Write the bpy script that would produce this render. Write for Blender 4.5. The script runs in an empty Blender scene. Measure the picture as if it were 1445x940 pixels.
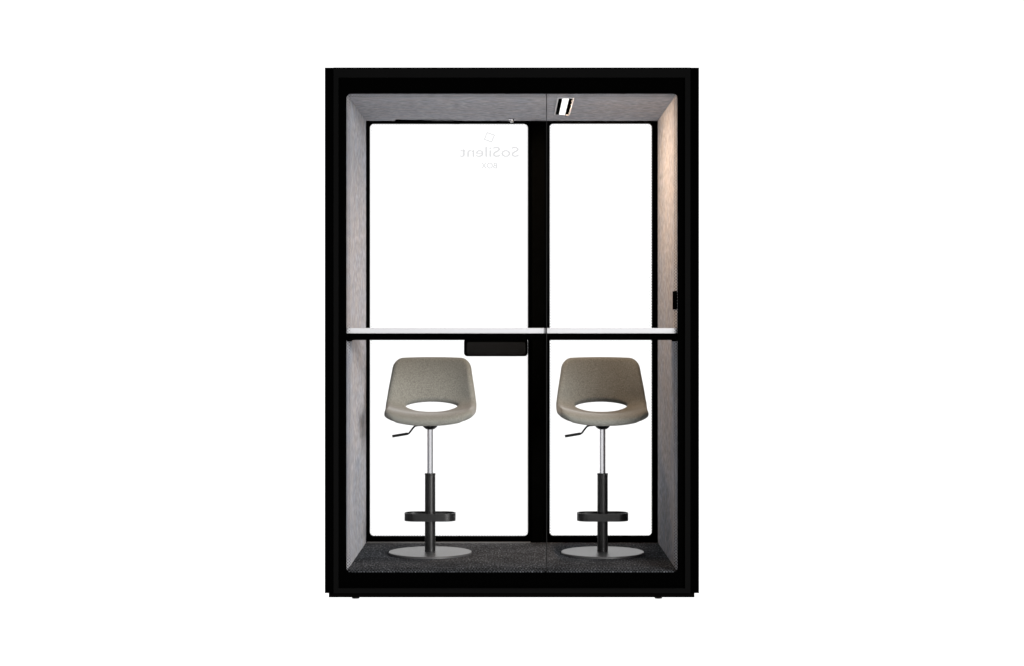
import bpy, bmesh, math
from mathutils import Vector

C = bpy.context.scene.collection
SC = bpy.context.scene

# ------------------------------------------------------------------ measures
F = 2416.0            # focal length in photograph pixels
D0 = 7.3              # camera to front face of the booth
EYE = 1.156           # camera height over the studio floor
FLOOR = 0.120         # booth floor height
CEIL = 2.1636
HALF = 0.7070         # half inner width
CX, CY = 722.4, 464.0


def X(px, y=0.0):
    return (px - CX) * (D0 + y) / F


def Z(py, y=0.0):
    return EYE - (py - CY) * (D0 + y) / F


# ------------------------------------------------------------------ materials
def new_mat(name):
    m = bpy.data.materials.new(name)
    m.use_nodes = True
    nt = m.node_tree
    return m, nt, nt.nodes['Principled BSDF'], nt.nodes['Material Output']


def plain(name, col, rough=0.6, spec=0.0, metal=0.0):
    m, nt, b, o = new_mat(name)
    b.inputs['Base Color'].default_value = (*col, 1)
    b.inputs['Roughness'].default_value = rough
    b.inputs['Specular IOR Level'].default_value = spec
    b.inputs['Metallic'].default_value = metal
    return m


def node(nt, kind, **kw):
    n = nt.nodes.new(kind)
    for k, v in kw.items():
        setattr(n, k, v)
    return n


def ramp(nt, stops):
    r = node(nt, 'ShaderNodeValToRGB')
    el = r.color_ramp.elements
    while len(el) < len(stops):
        el.new(0.5)
    for e, (p, c) in zip(el, stops):
        e.position = p
        e.color = (*c, 1)
    return r


def felt(name, scale, dark, mid, light, warm):
    """Brushed acoustic felt: long fine fibres with a few warm and cool flecks."""
    m, nt, b, o = new_mat(name)
    tc = node(nt, 'ShaderNodeTexCoord')
    mp = node(nt, 'ShaderNodeMapping')
    mp.inputs['Scale'].default_value = scale
    nt.links.new(tc.outputs['Object'], mp.inputs['Vector'])
    n1 = node(nt, 'ShaderNodeTexNoise')
    n1.inputs['Scale'].default_value = 1.0
    n1.inputs['Detail'].default_value = 4
    n1.inputs['Roughness'].default_value = 0.65
    nt.links.new(mp.outputs['Vector'], n1.inputs['Vector'])
    r = ramp(nt, [(0.28, dark), (0.5, mid), (0.72, light)])
    nt.links.new(n1.outputs['Fac'], r.inputs['Fac'])
    n2 = node(nt, 'ShaderNodeTexNoise')
    n2.inputs['Scale'].default_value = 0.4
    n2.inputs['Detail'].default_value = 3
    nt.links.new(mp.outputs['Vector'], n2.inputs['Vector'])
    r2 = ramp(nt, [(0.35, (0.95, 0.98, 1.03)), (0.65, warm)])
    nt.links.new(n2.outputs['Fac'], r2.inputs['Fac'])
    mx = node(nt, 'ShaderNodeMix', data_type='RGBA', blend_type='MULTIPLY')
    mx.inputs['Factor'].default_value = 1.0
    nt.links.new(r.outputs['Color'], mx.inputs[6])
    nt.links.new(r2.outputs['Color'], mx.inputs[7])
    nt.links.new(mx.outputs[2], b.inputs['Base Color'])
    b.inputs['Roughness'].default_value = 0.95
    b.inputs['Specular IOR Level'].default_value = 0.0
    bp = node(nt, 'ShaderNodeBump')
    bp.inputs['Strength'].default_value = 0.25
    bp.inputs['Distance'].default_value = 0.002
    nt.links.new(n1.outputs['Fac'], bp.inputs['Height'])
    nt.links.new(bp.outputs['Normal'], b.inputs['Normal'])
    return m


def carpet_mat():
    m, nt, b, o = new_mat('ribbed_carpet')
    tc = node(nt, 'ShaderNodeTexCoord')
    mp = node(nt, 'ShaderNodeMapping')
    mp.inputs['Scale'].default_value = (140, 34, 1)
    nt.links.new(tc.outputs['Object'], mp.inputs['Vector'])
    n1 = node(nt, 'ShaderNodeTexNoise')
    n1.inputs['Scale'].default_value = 1.0
    n1.inputs['Detail'].default_value = 3
    n1.inputs['Roughness'].default_value = 0.7
    nt.links.new(mp.outputs['Vector'], n1.inputs['Vector'])
    r = ramp(nt, [(0.32, CARPET[0]), (0.55, CARPET[1]), (0.75, CARPET[2])])
    nt.links.new(n1.outputs['Fac'], r.inputs['Fac'])
    n2 = node(nt, 'ShaderNodeTexNoise')
    n2.inputs['Scale'].default_value = 7
    n2.inputs['Detail'].default_value = 2
    nt.links.new(tc.outputs['Object'], n2.inputs['Vector'])
    r2 = ramp(nt, [(0.35, (0.8, 0.8, 0.8)), (0.65, (1.2, 1.2, 1.2))])
    nt.links.new(n2.outputs['Fac'], r2.inputs['Fac'])
    mx = node(nt, 'ShaderNodeMix', data_type='RGBA', blend_type='MULTIPLY')
    mx.inputs['Factor'].default_value = 1.0
    nt.links.new(r.outputs['Color'], mx.inputs[6])
    nt.links.new(r2.outputs['Color'], mx.inputs[7])
    nt.links.new(mx.outputs[2], b.inputs['Base Color'])
    b.inputs['Roughness'].default_value = 1.0
    b.inputs['Specular IOR Level'].default_value = 0.0
    bp = node(nt, 'ShaderNodeBump')
    bp.inputs['Strength'].default_value = 0.6
    bp.inputs['Distance'].default_value = 0.003
    nt.links.new(n1.outputs['Fac'], bp.inputs['Height'])
    nt.links.new(bp.outputs['Normal'], b.inputs['Normal'])
    return m


def fabric_mat():
    m, nt, b, o = new_mat('woven_wool')
    tc = node(nt, 'ShaderNodeTexCoord')
    n1 = node(nt, 'ShaderNodeTexNoise')
    n1.inputs['Scale'].default_value = 210
    n1.inputs['Detail'].default_value = 3
    n1.inputs['Roughness'].default_value = 0.7
    nt.links.new(tc.outputs['Object'], n1.inputs['Vector'])
    r = ramp(nt, [(0.3, FABRIC[0]), (0.5, FABRIC[1]), (0.72, FABRIC[2])])
    nt.links.new(n1.outputs['Fac'], r.inputs['Fac'])
    nt.links.new(r.outputs['Color'], b.inputs['Base Color'])
    b.inputs['Roughness'].default_value = 0.9
    b.inputs['Specular IOR Level'].default_value = 0.05
    b.inputs['Sheen Weight'].default_value = 0.15
    b.inputs['Sheen Roughness'].default_value = 0.5
    bp = node(nt, 'ShaderNodeBump')
    bp.inputs['Strength'].default_value = 0.35
    bp.inputs['Distance'].default_value = 0.002
    nt.links.new(n1.outputs['Fac'], bp.inputs['Height'])
    nt.links.new(bp.outputs['Normal'], b.inputs['Normal'])
    return m


def clear_mat(name, t):
    m, nt, b, o = new_mat(name)
    tr = node(nt, 'ShaderNodeBsdfTransparent')
    tr.inputs['Color'].default_value = (*t, 1)
    nt.links.new(tr.outputs['BSDF'], o.inputs['Surface'])
    return m


def frit_mat(name, pitch, t0, t1, col, cover):
    """Ceramic dot print on glass: dots that shrink towards the clear glass."""
    m, nt, b, o = new_mat(name)
    b.inputs['Base Color'].default_value = (*col, 1)
    b.inputs['Specular IOR Level'].default_value = 0
    b.inputs['Roughness'].default_value = 0.9
    tc = node(nt, 'ShaderNodeTexCoord')
    sp = node(nt, 'ShaderNodeSeparateXYZ')
    nt.links.new(tc.outputs['Object'], sp.inputs['Vector'])

    def mth(op, a, bb=None):
        n = node(nt, 'ShaderNodeMath', operation=op)
        for i, v in enumerate((a, bb)):
            if v is None:
                continue
            if isinstance(v, (int, float)):
                n.inputs[i].default_value = v
            else:
                nt.links.new(v, n.inputs[i])
        return n.outputs[0]
    k = math.pi / pitch
    d = mth('MULTIPLY', mth('SINE', mth('MULTIPLY', sp.outputs['X'], k)), mth('SINE', mth('MULTIPLY', sp.outputs['Z'], k)))
    at = node(nt, 'ShaderNodeAttribute', attribute_name='fade')
    thr = mth('ADD', mth('MULTIPLY', at.outputs['Fac'], t1 - t0), t0)
    mask = mth('MULTIPLY', mth('GREATER_THAN', d, thr), cover)
    tr = node(nt, 'ShaderNodeBsdfTransparent')
    mx = node(nt, 'ShaderNodeMixShader')
    nt.links.new(mask, mx.inputs['Fac'])
    nt.links.new(tr.outputs['BSDF'], mx.inputs[1])
    nt.links.new(b.outputs['BSDF'], mx.inputs[2])
    nt.links.new(mx.outputs['Shader'], o.inputs['Surface'])
    return m


def emit(name, col, s):
    m, nt, b, o = new_mat(name)
    e = node(nt, 'ShaderNodeEmission')
    e.inputs['Color'].default_value = (*col, 1)
    e.inputs['Strength'].default_value = s
    nt.links.new(e.outputs['Emission'], o.inputs['Surface'])
    return m


def backlit_floor_mat():
    """Added white floor, translucent so world light from below keeps it bright and shadowless."""
    m, nt, b, o = new_mat('backlit_floor')
    tl = node(nt, 'ShaderNodeBsdfTranslucent')
    tl.inputs['Color'].default_value = (0.96, 0.96, 0.96, 1)
    nt.links.new(tl.outputs['BSDF'], o.inputs['Surface'])
    return m


CARPET = [(0.018, 0.0188, 0.0205), (0.048, 0.0505, 0.0550), (0.175, 0.182, 0.197)]
FABRIC = [(0.082, 0.082, 0.073), (0.127, 0.126, 0.112), (0.184, 0.182, 0.163)]
T = 0.97              # transmission of one glass face
M = {
    'studio': backlit_floor_mat(),
    'coat': plain('matt_black_coat', (0.0003, 0.0003, 0.0003), 0.8),
    'frame': plain('charcoal_frame_coat', (0.0022, 0.0022, 0.0022), 0.7),
    'plinth': plain('plinth_coat', (0.0012, 0.0011, 0.001), 0.8),
    'post': plain('post_coat', (0.0008, 0.0008, 0.0007), 0.7),
    'print': plain('black_glass_print', (0.0003, 0.0003, 0.0003), 0.8),
    'lock': plain('lock_face', (0.0065, 0.0065, 0.0065), 0.6),
    'seal': plain('grey_seal', (0.009, 0.009, 0.009), 0.7),
    'felt_wall': felt('grey_felt_upright', (30, 32, 36), (0.155, 0.157, 0.168), (0.238, 0.239, 0.252), (0.335, 0.335, 0.350), (1.04, 1.0, 0.965)),
    'felt_ceiling': felt('grey_felt_across', (30, 38, 30), (0.190, 0.193, 0.205), (0.300, 0.303, 0.320), (0.420, 0.422, 0.440), (1.03, 1.0, 1.0)),
    'carpet': carpet_mat(),
    'wool': fabric_mat(),
    'glass': clear_mat('tinted_glass', (T, T, T)),
    'letters': clear_mat('frosted_film', (0.82, 0.82, 0.825)),
    'frit_front': frit_mat('dotted_print_front', 0.0064, 0.02, 0.62, (0.0005, 0.0005, 0.0005), 0.75),
    'frit_back': frit_mat('dotted_print_back', 0.0068, -0.20, 0.90, (0.05, 0.05, 0.05), 0.42),
    'white_top': plain('white_laminate', (0.33, 0.33, 0.34), 0.6, 0.0),
    'steel': plain('brushed_steel', (0.35, 0.34, 0.33), 0.28, 0.5, 1.0),
    'chrome': plain('chrome', (0.62, 0.62, 0.64), 0.06, 0.5, 1.0),
    'pole': plain('black_powder_coat', (0.006, 0.006, 0.006), 0.36, 0.3),
    'disc': plain('satin_graphite', (0.045, 0.045, 0.046), 0.36, 0.5),
    'rubber': plain('black_plastic', (0.006, 0.006, 0.006), 0.5, 0.15),
    'trim': plain('pale_trim', (0.46, 0.46, 0.48), 0.5, 0.1),
    'diffuser': emit('lit_diffuser', (1.0, 0.98, 0.96), 1.5),
    'louver': plain('black_louvre', (0.0006, 0.0006, 0.0006), 0.8, 0.0),
    'metal_strip': plain('threshold_metal', (0.09, 0.09, 0.09), 0.5, 0.2),
}


# ------------------------------------------------------------------ objects
def link(name, me, mat, parent=None, smooth=False):
    if mat is not None:
        me.materials.clear()
        me.materials.append(mat)
    if smooth:
        for p in me.polygons:
            p.use_smooth = True
    o = bpy.data.objects.new(name, me)
    C.objects.link(o)
    if parent is not None:
        o.parent = parent
    return o


def empty(name, loc, label, cat, group=None):
    o = bpy.data.objects.new(name, None)
    o.empty_display_size = 0.1
    C.objects.link(o)
    o.location = loc
    o['label'] = label
    o['category'] = cat
    if group:
        o['group'] = group
    return o


def boxes(name, lst, mat, parent=None, off=(0, 0, 0), bevel=0.0):
    """One mesh from axis-aligned boxes (x0,x1,y0,y1,z0,z1), coordinates minus off."""
    bm = bmesh.new()
    for (x0, x1, y0, y1, z0, z1) in lst:
        r = bmesh.ops.create_cube(bm, size=1)
        for v in r['verts']:
            v.co = Vector(((x0 + x1) / 2 + v.co.x * (x1 - x0) - off[0], (y0 + y1) / 2 + v.co.y * (y1 - y0) - off[1],
                           (z0 + z1) / 2 + v.co.z * (z1 - z0) - off[2]))
    if bevel:
        bmesh.ops.bevel(bm, geom=list(bm.edges), offset=bevel, segments=2, affect='EDGES', profile=0.5)
    me = bpy.data.meshes.new(name)
    bm.to_mesh(me)
    bm.free()
    return link(name, me, mat, parent)


def rrect(x0, x1, z0, z1, r, n=7):
    """Rounded rectangle, r a number or four radii (bottom-left, bottom-right, top-right, top-left)."""
    rs = r if isinstance(r, (tuple, list)) else (r,) * 4
    pts = []
    for (cx, cz, a0, q) in ((x0, z0, 180, rs[0]), (x1, z0, 270, rs[1]), (x1, z1, 0, rs[2]), (x0, z1, 90, rs[3])):
        q = max(q, 1e-4)
        ox = cx + (q if cx == x0 else -q)
        oz = cz + (q if cz == z0 else -q)
        for i in range(n + 1):
            a = math.radians(a0 + 90 * i / n)
            pts.append((ox + q * math.cos(a), oz + q * math.sin(a)))
    return pts


def plate(name, loops, y0, y1, mat, parent=None, bevel=0.0):
    """A flat plate in the XZ plane with an outline and holes, thick from y0 to y1."""
    cu = bpy.data.curves.new('outline', 'CURVE')
    cu.dimensions = '2D'
    cu.fill_mode = 'BOTH'
    cu.extrude = max((y1 - y0) / 2 - bevel, 1e-5)
    cu.bevel_depth = bevel
    cu.bevel_resolution = 1
    for lp in loops:
        s = cu.splines.new('POLY')
        s.points.add(len(lp) - 1)
        for p, (x, z) in zip(s.points, lp):
            p.co = (x, z, 0, 1)
        s.use_cyclic_u = True
    tmp = bpy.data.objects.new('outline', cu)
    C.objects.link(tmp)
    dg = bpy.context.evaluated_depsgraph_get()
    me = bpy.data.meshes.new_from_object(tmp.evaluated_get(dg))
    bpy.data.objects.remove(tmp)
    bpy.data.curves.remove(cu)
    ym = (y0 + y1) / 2
    for v in me.vertices:
        x, z, d = v.co
        v.co = (x, ym - d, z)
    me.name = name
    return link(name, me, mat, parent)


def dotted_ring(name, outer, inner, y, mat, parent):
    n = len(outer)
    vs = [(x, y, z) for x, z in outer] + [(x, y, z) for x, z in inner]
    fs = [(i, (i + 1) % n, n + (i + 1) % n, n + i) for i in range(n)]
    me = bpy.data.meshes.new(name)
    me.from_pydata(vs, [], fs)
    at = me.attributes.new('fade', 'FLOAT', 'POINT')
    for i in range(2 * n):
        at.data[i].value = 0.0 if i < n else 1.0
    return link(name, me, mat, parent)


def lathe(name, prof, mat, parent=None, n=48, centre=(0, 0)):
    vs, fs = [], []
    for (r, z) in prof:
        for i in range(n):
            a = 2 * math.pi * i / n
            vs.append((centre[0] + r * math.cos(a), centre[1] + r * math.sin(a), z))
    for k in range(len(prof) - 1):
        for i in range(n):
            j = (i + 1) % n
            fs.append((k * n + i, k * n + j, (k + 1) * n + j, (k + 1) * n + i))
    fs.append(tuple(range(n))[::-1])
    fs.append(tuple((len(prof) - 1) * n + i for i in range(n)))
    me = bpy.data.meshes.new(name)
    me.from_pydata(vs, [], fs)
    o = link(name, me, mat, parent, True)
    me.set_sharp_from_angle(angle=math.radians(32))
    return o


def tube(name, pts, r, mat, parent=None, n=12):
    pts = [Vector(p) for p in pts]
    vs, fs = [], []
    for i, p in enumerate(pts):
        a = pts[max(i - 1, 0)]
        b = pts[min(i + 1, len(pts) - 1)]
        t = (b - a).normalized()
        u = t.cross(Vector((0, 1, 0))).normalized()
        w = t.cross(u)
        rr = r[i] if isinstance(r, (list, tuple)) else r
        for k in range(n):
            an = 2 * math.pi * k / n
            vs.append(p + u * rr * math.cos(an) + w * rr * math.sin(an))
    for i in range(len(pts) - 1):
        for k in range(n):
            j = (k + 1) % n
            fs.append((i * n + k, i * n + j, (i + 1) * n + j, (i + 1) * n + k))
    fs.append(tuple(range(n))[::-1])
    fs.append(tuple((len(pts) - 1) * n + k for k in range(n)))
    me = bpy.data.meshes.new(name)
    me.from_pydata(vs, [], fs)
    o = link(name, me, mat, parent, True)
    me.set_sharp_from_angle(angle=math.radians(50))
    return o


# ------------------------------------------------------------------ the setting
bm = bmesh.new()
bmesh.ops.create_grid(bm, x_segments=2, y_segments=2, size=300)
me = bpy.data.meshes.new('floor')
bm.to_mesh(me)
bm.free()
fl = link('floor', me, M['studio'])  # added ground, lit through from below so no shadows show on it
fl['kind'] = 'structure'

# ------------------------------------------------------------------ the booth
booth = empty('office_booth', (0, 0, 0), 'tall black framed glass office booth lined with grey felt, standing on white', 'office booth')
OUT = 0.7976
TOP = Z(95.5)
BOT = Z(837)
IN0 = X(470.7)          # inner edge of side panels
DEPTH = 1.06
Y_BACK = 1.0
# outer skin
for s in (-1, 1):
    a, b = sorted((s * OUT, s * -IN0))
    boxes('side_panel', [(a, b, 0.0, DEPTH, BOT, TOP)], M['coat'], booth)
boxes('roof', [(IN0 + .0005, -IN0 - .0005, 0.05, DEPTH, CEIL + 0.03, TOP - 0.001)], M['coat'], booth)
boxes('floor_slab', [(IN0 + .0005, -IN0 - .0005, 0.05, DEPTH, BOT + 0.001, FLOOR - 0.012)], M['coat'], booth)
boxes('plinth', [(X(464, .02), X(980, .02), 0.02, DEPTH - 0.02, Z(843, .02), BOT - 0.0005)], M['plinth'], booth)
for px in (502, 929):
    for y in (0.045, 0.98):
        x = X(px, 0.045)
        lathe('foot', [(0.016, 0.0), (0.016, 0.004), (0.013, Z(843, .02) + .001)], M['rubber'], booth, 24, (x, y))
# front frame: charcoal rim, then glazed front with a black printed border
fx0, fx1, fz0, fz1 = IN0 + .0005, -IN0 - .0005, Z(837), Z(95.7)
gx0, gx1, gz0, gz1 = X(477.2), X(966.8), Z(830.5), Z(109.3)
plate('front_frame', [rrect(fx0, fx1, fz0, fz1, 0), rrect(gx0, gx1, gz0, gz1, 0.001)], -0.004, 0.05, M['frame'], booth, 0.0008)
XS = X(771.5)
front = boxes('glass_front', [(gx0 + .0005, XS - 0.0016, 0.012, 0.022, gz0 + .0005, gz1 - .0005),
                              (XS + 0.0016, gx1 - .0005, 0.012, 0.022, gz0 + .0005, gz1 - .0005)], M['glass'], booth)
ox0, ox1, oz0, oz1 = X(488.6), X(956.6), Z(808.5), Z(132)
hole = rrect(ox0, ox1, oz0, oz1, 0.020)
plate('printed_border', [rrect(gx0 + .0006, gx1 - .0006, gz0 + .0006, gz1 - .0006, 0), hole], 0.0085, 0.0115, M['print'], front)
bw = 0.0185
dotted_ring('dotted_print', hole, rrect(ox0 + bw, ox1 - bw, oz0 + bw, oz1 - bw, 0.006), 0.0100, M['frit_front'], front)
boxes('seal', [(XS - 0.0015, XS + 0.0015, 0.0105, 0.0225, Z(811), Z(124))], M['seal'], front)

# felt lining and carpet
WT = 0.033
for s in (-1, 1):
    a, b = sorted((s * HALF, s * (HALF + WT)))
    boxes('wall_lining', [(a, b, 0.0240, Y_BACK - .001, FLOOR - 0.01, CEIL + 0.02)], M['felt_wall'], booth)
boxes('ceiling_lining', [(-HALF + .0005, HALF - .0005, 0.0240, Y_BACK - .001, CEIL, CEIL + 0.025)], M['felt_ceiling'], booth)
boxes('carpet', [(-HALF + .0005, HALF - .0005, 0.0240, Y_BACK - .001, FLOOR - 0.011, FLOOR)], M['carpet'], booth)

# back: frame, door leaf on the left, fixed pane on the right
yb = Y_BACK
dx0, dx1 = X(518.2, yb), X(748.5, yb)
dz0, dz1 = Z(766.0, yb), Z(171.2, yb)
p1 = (X(521, yb), X(745, yb), Z(757.7, yb), Z(173.6, yb))
p2 = (X(775.7, yb), X(921, yb), Z(757.7, yb), Z(172.9, yb))
R = 0.019
plate('back_frame', [rrect(IN0 + .001, -IN0 - .001, BOT + .002, TOP - .002, 0),
                     rrect(dx0 - .0001, dx1 + .0001, dz0 - .0001, dz1 + .0001, 0), rrect(*p2, R)], yb, yb + 0.058, M['coat'], booth)
door = plate('door', [rrect(dx0, dx1, dz0, dz1, 0), rrect(*p1, R)], yb + .0005, yb + 0.045, M['coat'], booth)
pane = boxes('pane', [(p1[0] - .002, p1[1] + .002, yb + .018, yb + .028, p1[2] - .002, p1[3] + .002)], M['glass'], door)
dotted_ring('dotted_print', rrect(*p1, R), rrect(p1[0] + .017, p1[1] - .017, p1[2] + .017, p1[3] - .017, 0.008), yb + .016, M['frit_back'], door)
win = boxes('window', [(p2[0] - .002, p2[1] + .002, yb + .018, yb + .028, p2[2] - .002, p2[3] + .002)], M['glass'], booth)
dotted_ring('dotted_print', rrect(*p2, R), rrect(p2[0] + .017, p2[1] - .017, p2[2] + .017, p2[3] - .017, 0.008), yb + .016, M['frit_back'], win)
boxes('mullion', [(X(750.5, yb), X(768.5, yb), yb - 0.005, yb - 0.0005, Z(764.5, yb), Z(172, yb))], M['post'], booth)
boxes('threshold', [(X(518, .98), X(748.5, .98), .97, .9985, FLOOR + .0003, FLOOR + 0.0045)], M['metal_strip'], booth)
# lock case with a paler face
lk = (X(655, .985), X(744.5, .985), Z(502.6, .985), Z(478, .985))
lock = plate('lock_case', [rrect(*lk, 0.016)], 0.985, 0.9995, M['coat'], door, 0.001)
plate('lock_face', [rrect(X(658.6, .98), X(741.3, .98), Z(500.2, .98), Z(483, .98), 0.010)], 0.981, 0.9848, M['lock'], door, 0.0006)
# door closer along the head of the door
plate('closer_arm', [[(X(564, .97), Z(169.7, .97)), (X(648.4, .97), Z(172.3, .97)), (X(648.4, .97), Z(174.9, .97)), (X(630, .97), Z(174.6, .97)),
                      (X(564, .97), Z(171.6, .97))]], 0.955, 0.985, M['coat'], door)
boxes('closer_pivot', [(X(558.2, .96), X(564.2, .96), 0.945, 0.99, Z(171.5, .96), Z(168.9, .96))], M['coat'], door)


# lettering on the door glass, read from outside, so mirrored here
def lettering(body, x0, x1, zb, zt, cap):
    cu = bpy.data.curves.new('writing', 'FONT')
    cu.body = body
    cu.size = 1
    cu.offset = 0.004 if len(body) > 4 else 0.016
    cu.extrude = 0.004
    cu.resolution_u = 4
    tmp = bpy.data.objects.new('writing', cu)
    C.objects.link(tmp)
    dg = bpy.context.evaluated_depsgraph_get()
    m = bpy.data.meshes.new_from_object(tmp.evaluated_get(dg))
    bpy.data.objects.remove(tmp)
    xs = [v.co.x for v in m.vertices]
    lo, hi = min(xs), max(xs)
    for v in m.vertices:
        u = (v.co.x - lo) / (hi - lo)
        v.co = (x1 - u * (x1 - x0), YL - v.co.z * 0.02, zb + v.co.y / cap * (zt - zb))
    return m


YL = yb + 0.0295
for args in (('SoSilent', X(649, YL), X(732, YL), Z(221.3, YL), Z(206.6, YL), 0.72),
             ('BOX', X(678.8, YL), X(701.2, YL), Z(237.6, YL), Z(229.4, YL), 0.72)):
    link('lettering', lettering(*args), M['letters'], door)
qo = [(X(a, YL), Z(b, YL)) for a, b in ((686.9, 186.3), (698.7, 190.4), (694.0, 201.4), (682.6, 197.2))]
cx_, cz_ = sum(p[0] for p in qo) / 4, sum(p[1] for p in qo) / 4
qi = [(cx_ + (a - cx_) * .76, cz_ + (b - cz_) * .76) for a, b in qo]
plate('emblem', [qo, qi], YL - .0001, YL + .0001, M['letters'], door)

# ------------------------------------------------------------------ counter along the front
y0 = 0.0515
counter = empty('counter', (0, 0.2, Z(480, y0)), 'white wall to wall counter on a black rail behind the front glass', 'counter')
co = (0, 0.2, Z(480, y0))
boxes('tabletop', [(-HALF + .001, HALF - .001, 0.0255, 0.30, Z(470.6, .024), Z(463.0, .024))], M['white_top'], counter, co, 0.0012)
boxes('rail', [(X(487.4, .023), X(957.6, .023), 0.0227, 0.0238, Z(480, .023), Z(470.7, .023)),
               (-HALF + .001, HALF - .001, 0.0238, 0.0502, Z(480, .03), Z(470.7, .03)),
               (-HALF + .001, HALF - .001, 0.25, 0.28, Z(479, y0), Z(470.7, y0))], M['coat'], counter, co)
for s in (-1, 1):
    a, b = sorted((s * (HALF - .0012), s * (HALF - .016)))
    boxes('bracket', [(a, b, 0.026, 0.10, Z(481.8, y0), Z(471.5, y0))], M['coat'], counter, co)

# ------------------------------------------------------------------ ceiling lamp
lx0, lx1, ly0, ly1 = 0.198, 0.272, 0.16, 0.74
lamp = empty('ceiling_lamp', (0.235, 0.45, CEIL), 'slim lit strip lamp with black louvres set in the grey felt ceiling', 'ceiling lamp')
lo = (0.235, 0.45, CEIL)
t = 0.0055
boxes('trim', [(lx0, lx0 + t, ly0, ly1, CEIL - .004, CEIL - .0004), (lx1 - t, lx1, ly0, ly1, CEIL - .004, CEIL - .0004),
               (lx0 + t, lx1 - t, ly0, ly0 + t, CEIL - .004, CEIL - .0004), (lx0 + t, lx1 - t, ly1 - t, ly1, CEIL - .004, CEIL - .0004)], M['trim'], lamp, lo)
boxes('diffuser', [(0.2210, 0.2490, ly0 + t + .0005, ly1 - t - .0005, CEIL - .0030, CEIL - .0004)], M['diffuser'], lamp, lo)
for a, b in ((lx0 + t + .0003, 0.2205), (0.2495, lx1 - t - .0003)):
    boxes('louvre', [(a, b, ly0 + t + .0005, ly1 - t - .0005, CEIL - .0034, CEIL - .0004)], M['louver'], lamp, lo)

# ------------------------------------------------------------------ sensor and power socket
sensor = empty('motion_sensor', (X(722.2, .92), 0.92, CEIL), 'small round chrome sensor on the felt ceiling near the glass door', 'sensor')
lathe('ring', [(0.0155, -0.0004), (0.0155, -0.004), (0.012, -0.0065), (0.008, -0.0066)], M['chrome'], sensor, 32)
lathe('dome', [(0.0105, -0.0067), (0.0105, -0.010), (0.009, -0.0145), (0.005, -0.0175), (0.001, -0.0185)], M['steel'], sensor, 32)

# on the right felt wall, just behind the front glass
sz0, sz1 = Z(436.8, .2), Z(411.3, .2)
sk = (HALF, 0.113, (sz0 + sz1) / 2)
socket = empty('power_socket', sk, 'black power socket box on the felt wall just above the counter', 'power socket')
boxes('housing', [(HALF - 0.0035, HALF - .0005, 0.026, 0.20, sz0, sz1)], M['coat'], socket, sk, 0.001)
for zz in (0.28, 0.72):
    z = sz0 + (sz1 - sz0) * zz
    for y in (0.075, 0.150):
        o = lathe('outlet', [(0.0130, 0.0), (0.0130, 0.0010), (0.0110, 0.0010), (0.0108, 0.0003)], M['print'], socket, 24)
        o.rotation_euler = (0, -math.pi / 2, 0)
        o.location = (-0.0036, y - sk[1], z - sk[2])


# ------------------------------------------------------------------ bar stools
def spline(xs, ys):
    def f(x):
        x = min(max(x, xs[0]), xs[-1])
        for i in range(len(xs) - 1):
            if x <= xs[i + 1]:
                break
        h = xs[i + 1] - xs[i]
        u = (x - xs[i]) / h

        def sl(k):
            if k == 0:
                return (ys[1] - ys[0]) / (xs[1] - xs[0])
            if k == len(xs) - 1:
                return (ys[-1] - ys[-2]) / (xs[-1] - xs[-2])
            return (ys[k + 1] - ys[k - 1]) / (xs[k + 1] - xs[k - 1])
        m0, m1 = sl(i) * h, sl(i + 1) * h
        return ((2 * u ** 3 - 3 * u ** 2 + 1) * ys[i] + (u ** 3 - 2 * u ** 2 + u) * m0
                + (-2 * u ** 3 + 3 * u ** 2) * ys[i + 1] + (u ** 3 - u ** 2) * m1)
    return f


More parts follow.
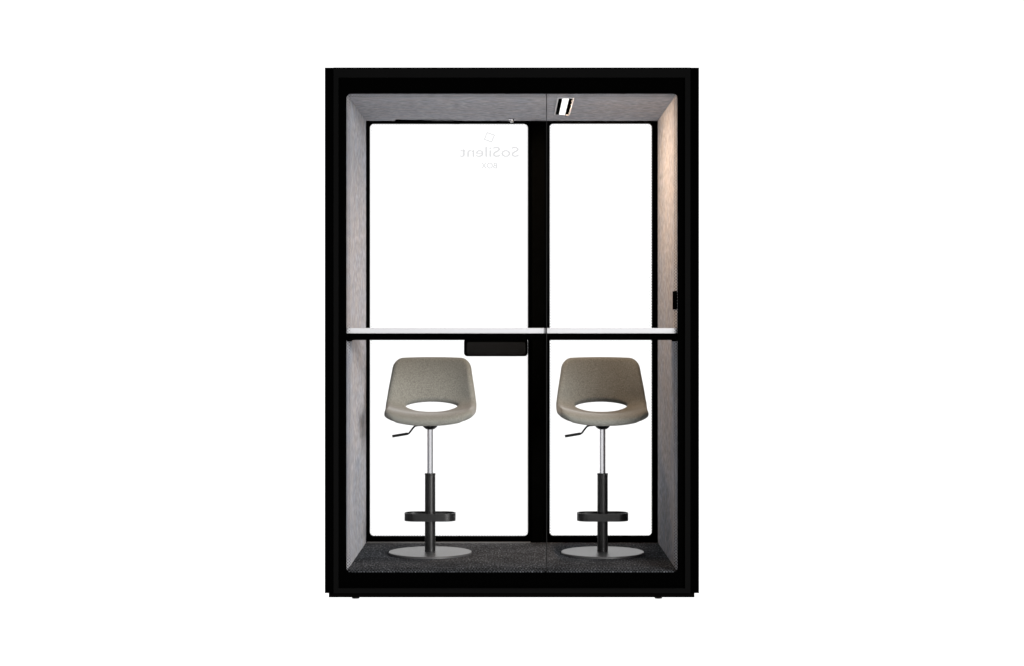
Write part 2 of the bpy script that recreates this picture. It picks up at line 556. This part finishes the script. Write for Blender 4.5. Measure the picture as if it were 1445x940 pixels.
def shell_mesh():
    # centre line from the front lip to the top of the back: y, z, half width, edge dy, edge dz
    P = [(-0.205, 0.602, 0.184, 0.012, 0.026),
         (-0.192, 0.620, 0.193, 0.010, 0.026),
         (-0.150, 0.631, 0.199, 0.006, 0.027),
         (-0.060, 0.631, 0.204, 0.000, 0.030),
         (0.040, 0.627, 0.208, -0.008, 0.037),
         (0.110, 0.632, 0.209, -0.026, 0.046),
         (0.155, 0.656, 0.208, -0.052, 0.038),
         (0.180, 0.698, 0.204, -0.064, 0.018),
         (0.195, 0.755, 0.197, -0.066, 0.006),
         (0.212, 0.826, 0.186, -0.058, 0.000),
         (0.230, 0.902, 0.176, -0.045, -0.005)]
    ts = [0.0]
    for a, b in zip(P, P[1:]):
        ts.append(ts[-1] + math.hypot(b[0] - a[0], b[1] - a[1]))
    L = ts[-1]
    fy, fz, fw, fdy, fdz = (spline(ts, [p[k] for p in P]) for k in range(5))

    def S(x, t):
        w = fw(t)
        f = min(abs(x / w), 1.05) ** 2.3
        return Vector((x, fy(t) + fdy(t) * f, fz(t) + fdz(t) * f))

    def N(x, t):
        e = 0.002
        a = S(x + e, t) - S(x - e, t)
        b = S(x, min(t + e, L)) - S(x, max(t - e, 0))
        return a.cross(b).normalized()          # points up / towards the sitter

    th = ts[6] + 0.004                          # centre of the opening on the centre line
    ha, hb = 0.122, 0.040
    # outer outline in (s, t)
    outline = []
    rc0, rc1 = 0.05, 0.042
    q = rrect(-0.2, 0.2, 0.0, L, (rc0, rc0, rc1, rc1), 10)
    # resample by length
    q.append(q[0])
    cum = [0]
    for a, b in zip(q, q[1:]):
        cum.append(cum[-1] + math.hypot(b[0] - a[0], b[1] - a[1]))
    NA = 168
    for i in range(NA):
        d = cum[-1] * i / NA
        k = max(j for j in range(len(cum) - 1) if cum[j] <= d + 1e-9)
        u = (d - cum[k]) / max(cum[k + 1] - cum[k], 1e-9)
        x = q[k][0] + (q[k + 1][0] - q[k][0]) * u
        t_ = q[k][1] + (q[k + 1][1] - q[k][1]) * u
        outline.append((x / 0.2, t_))
    rs = [0, .006, .02, .05, .09, .14, .22, .32, .42, .52, .62, .72, .80, .86, .91, .95, .98, .994, 1.0]
    TH = 0.0185
    rings_top, rings_bot = [], []
    vs, idx = [], {}
    for k, (s, t_) in enumerate(outline):
        xo = s * fw(t_)
        phi = math.atan2((t_ - th) / 0.26, xo / 0.20)
        xi, ti = ha * math.cos(phi), th + hb * math.sin(phi)
        ln = math.hypot(xo - xi, t_ - ti)
        for j, r in enumerate(rs):
            x = xi + (xo - xi) * r
            t2 = ti + (t_ - ti) * r
            dist = min(r, 1 - r) * ln
            e = 0.020
            h = TH * math.sqrt(max(0, 1 - (1 - min(1, dist / e)) ** 2))
            p, n = S(x, t2), N(x, t2)
            idx[(k, j, 0)] = len(vs)
            vs.append(p + n * h)
            if 0 < j < len(rs) - 1:
                idx[(k, j, 1)] = len(vs)
                vs.append(p - n * h)
            else:
                idx[(k, j, 1)] = idx[(k, j, 0)]
    fs = []
    for k in range(NA):
        k2 = (k + 1) % NA
        for j in range(len(rs) - 1):
            fs.append((idx[(k, j, 0)], idx[(k, j + 1, 0)], idx[(k2, j + 1, 0)], idx[(k2, j, 0)]))
            fs.append((idx[(k, j, 1)], idx[(k2, j, 1)], idx[(k2, j + 1, 1)], idx[(k, j + 1, 1)]))
    me = bpy.data.meshes.new('seat_shell')
    me.from_pydata(vs, [], fs)
    b = bmesh.new()
    b.from_mesh(me)
    bmesh.ops.recalc_face_normals(b, faces=b.faces)
    b.to_mesh(me)
    b.free()
    return me


SY = 0.575
stool = empty('bar_stool', (X(607, SY), SY, FLOOR),
              'beige fabric bar stool under the black lock case of the door', 'bar stool', 'bar stools behind the counter')
link('seat_shell', shell_mesh(), M['wool'], stool, True)
lathe('base_disc', [(0.186, 0.0005), (0.1905, 0.002), (0.1905, 0.0095), (0.1890, 0.0115), (0.02, 0.0125)], M['disc'], stool, 96)
lathe('column', [(0.0245, 0.0126), (0.0240, 0.3640), (0.0250, 0.3645), (0.0250, 0.3705), (0.0235, 0.3715), (0.015, 0.372)], M['pole'], stool, 48)
lathe('gas_lift', [(0.0135, 0.3705), (0.0135, 0.590)], M['chrome'], stool, 48)
lathe('seat_mount', [(0.015, 0.5735), (0.020, 0.575), (0.030, 0.583), (0.035, 0.590), (0.045, 0.601), (0.050, 0.6135)], M['rubber'], stool, 48)
# foot ring: a flat band bent round the column, with a clamp to it
outer = rrect(-0.1175, 0.1175, -0.060, 0.060, 0.052, 10)
inner = rrect(-0.1120, 0.1120, -0.0545, 0.0545, 0.0465, 10)
n = len(outer)
za, zb = 0.155, 0.1905
vs = []
for lp, z in ((outer, za), (outer, zb), (inner, zb), (inner, za)):
    vs += [(x, y, z) for x, y in lp]
fs = []
for k in range(4):
    for i in range(n):
        j = (i + 1) % n
        fs.append((k * n + i, k * n + j, ((k + 1) % 4) * n + j, ((k + 1) % 4) * n + i))
me = bpy.data.meshes.new('foot_ring')
me.from_pydata(vs, [], fs)
ring = link('foot_ring', me, M['pole'], stool, True)
me.set_sharp_from_angle(angle=math.radians(40))
for ya, yc in ((-0.0540, -0.0255), (0.0255, 0.0540)):
    boxes('clamp', [(-0.0275, 0.0275, ya, yc, za + .004, zb - .010)], M['rubber'], ring)
# height lever
s_ = 7.87 / F


def lv(dx, py, y=0.0):
    return (dx * s_, y, 1.036 - (py - 464) * s_)


lever = tube('lever', [lv(-10, 600.2), lv(-17.5, 600.4, -.005), lv(-21.5, 601.3, -.01), lv(-24.5, 604.5, -.01), lv(-29, 610.6, -.01), lv(-30.8, 612.0, -.01), lv(-33, 612.3, -.01)],
             0.0042, M['rubber'], stool)
tube('grip', [lv(-31.5, 612.0, -.01), lv(-53.2, 615.6, -.01)], 0.0062, M['rubber'], lever)


def copy_tree(o, parent=None):
    c = o.copy()
    C.objects.link(c)
    c.parent = parent
    for ch in o.children:
        copy_tree(ch, c)
    return c


second = copy_tree(stool)
second.location = (X(850.3, SY), SY, FLOOR)
second['label'] = 'darker beige fabric bar stool standing on the socket side, before the narrow window'

# ------------------------------------------------------------------ light
W_FRONT, W_REAR, W_BELOW = 0.35, 1.3, 1.35
w = bpy.data.worlds.new('World')
SC.world = w
w.use_nodes = True
bg = w.node_tree.nodes['Background']
# plain white world, bright behind the booth, dimmed camera-side to lower the ambient light
wt = w.node_tree
tcw = wt.nodes.new('ShaderNodeTexCoord')
spw = wt.nodes.new('ShaderNodeSeparateXYZ')
wt.links.new(tcw.outputs['Generated'], spw.inputs['Vector'])
mr = wt.nodes.new('ShaderNodeMapRange')
mr.interpolation_type = 'SMOOTHSTEP'
mr.inputs['From Min'].default_value = -0.35
mr.inputs['From Max'].default_value = 0.35
mr.inputs['To Min'].default_value = W_FRONT
mr.inputs['To Max'].default_value = W_REAR
wt.links.new(spw.outputs['Y'], mr.inputs['Value'])
bg.inputs['Color'].default_value = (1, 1, 1, 1)
# world light added below the horizon to keep the translucent floor white
lt = wt.nodes.new('ShaderNodeMath')
lt.operation = 'LESS_THAN'
lt.inputs[1].default_value = -0.0002
wt.links.new(spw.outputs['Z'], lt.inputs[0])
mxw = wt.nodes.new('ShaderNodeMix')
mxw.data_type = 'FLOAT'
wt.links.new(lt.outputs[0], mxw.inputs[0])
wt.links.new(mr.outputs['Result'], mxw.inputs[2])
mxw.inputs[3].default_value = W_BELOW
wt.links.new(mxw.outputs[0], bg.inputs['Strength'])


def area(name, loc, target, sx, sy, power, col):
    l = bpy.data.lights.new(name, 'AREA')
    l.shape = 'RECTANGLE'
    l.size, l.size_y = sx, sy
    l.energy = power
    l.color = col
    o = bpy.data.objects.new(name, l)
    C.objects.link(o)
    o.location = loc
    o.rotation_euler = (Vector(target) - Vector(loc)).to_track_quat('-Z', 'Y').to_euler()
    return o


strip = area('strip_light', (0.235, 0.45, CEIL - 0.0050), (0.235, 0.45, 0), 0.006, 0.55, 21.5, (1.0, 0.71, 0.48))
strip.rotation_euler = (0, math.radians(-13), 0)       # the strip is set to wash the nearer wall
key = area('studio_key', (3.7, -5.8, 2.0), (-0.5, 0.6, 0.75), 3.0, 2.2, 98, (1.0, 0.99, 0.98))
key.data.spread = math.radians(45)

# ------------------------------------------------------------------ camera and render
cam = bpy.data.cameras.new('camera')
cam.sensor_fit = 'HORIZONTAL'
cam.sensor_width = 36
cam.lens = F / 1445 * 36
cam.shift_x = (722.5 - CX) / 1445
cam.shift_y = (464.0 - 470.0) / 1445
cam.clip_start = 0.1
cam.clip_end = 2000
co_ = bpy.data.objects.new('camera', cam)
C.objects.link(co_)
co_.location = (0, -D0, EYE)
co_.rotation_euler = (math.radians(90), 0, 0)
SC.camera = co_

SC.render.engine = 'CYCLES'
SC.render.resolution_x = 1024
SC.render.resolution_y = 666
SC.cycles.use_denoising = True
SC.cycles.sample_clamp_indirect = 4
SC.cycles.max_bounces = 12
SC.cycles.diffuse_bounces = 5
SC.cycles.transparent_max_bounces = 48
SC.view_settings.view_transform = 'Standard'
SC.view_settings.look = 'None'
SC.view_settings.exposure = 0
SC.view_settings.gamma = 1
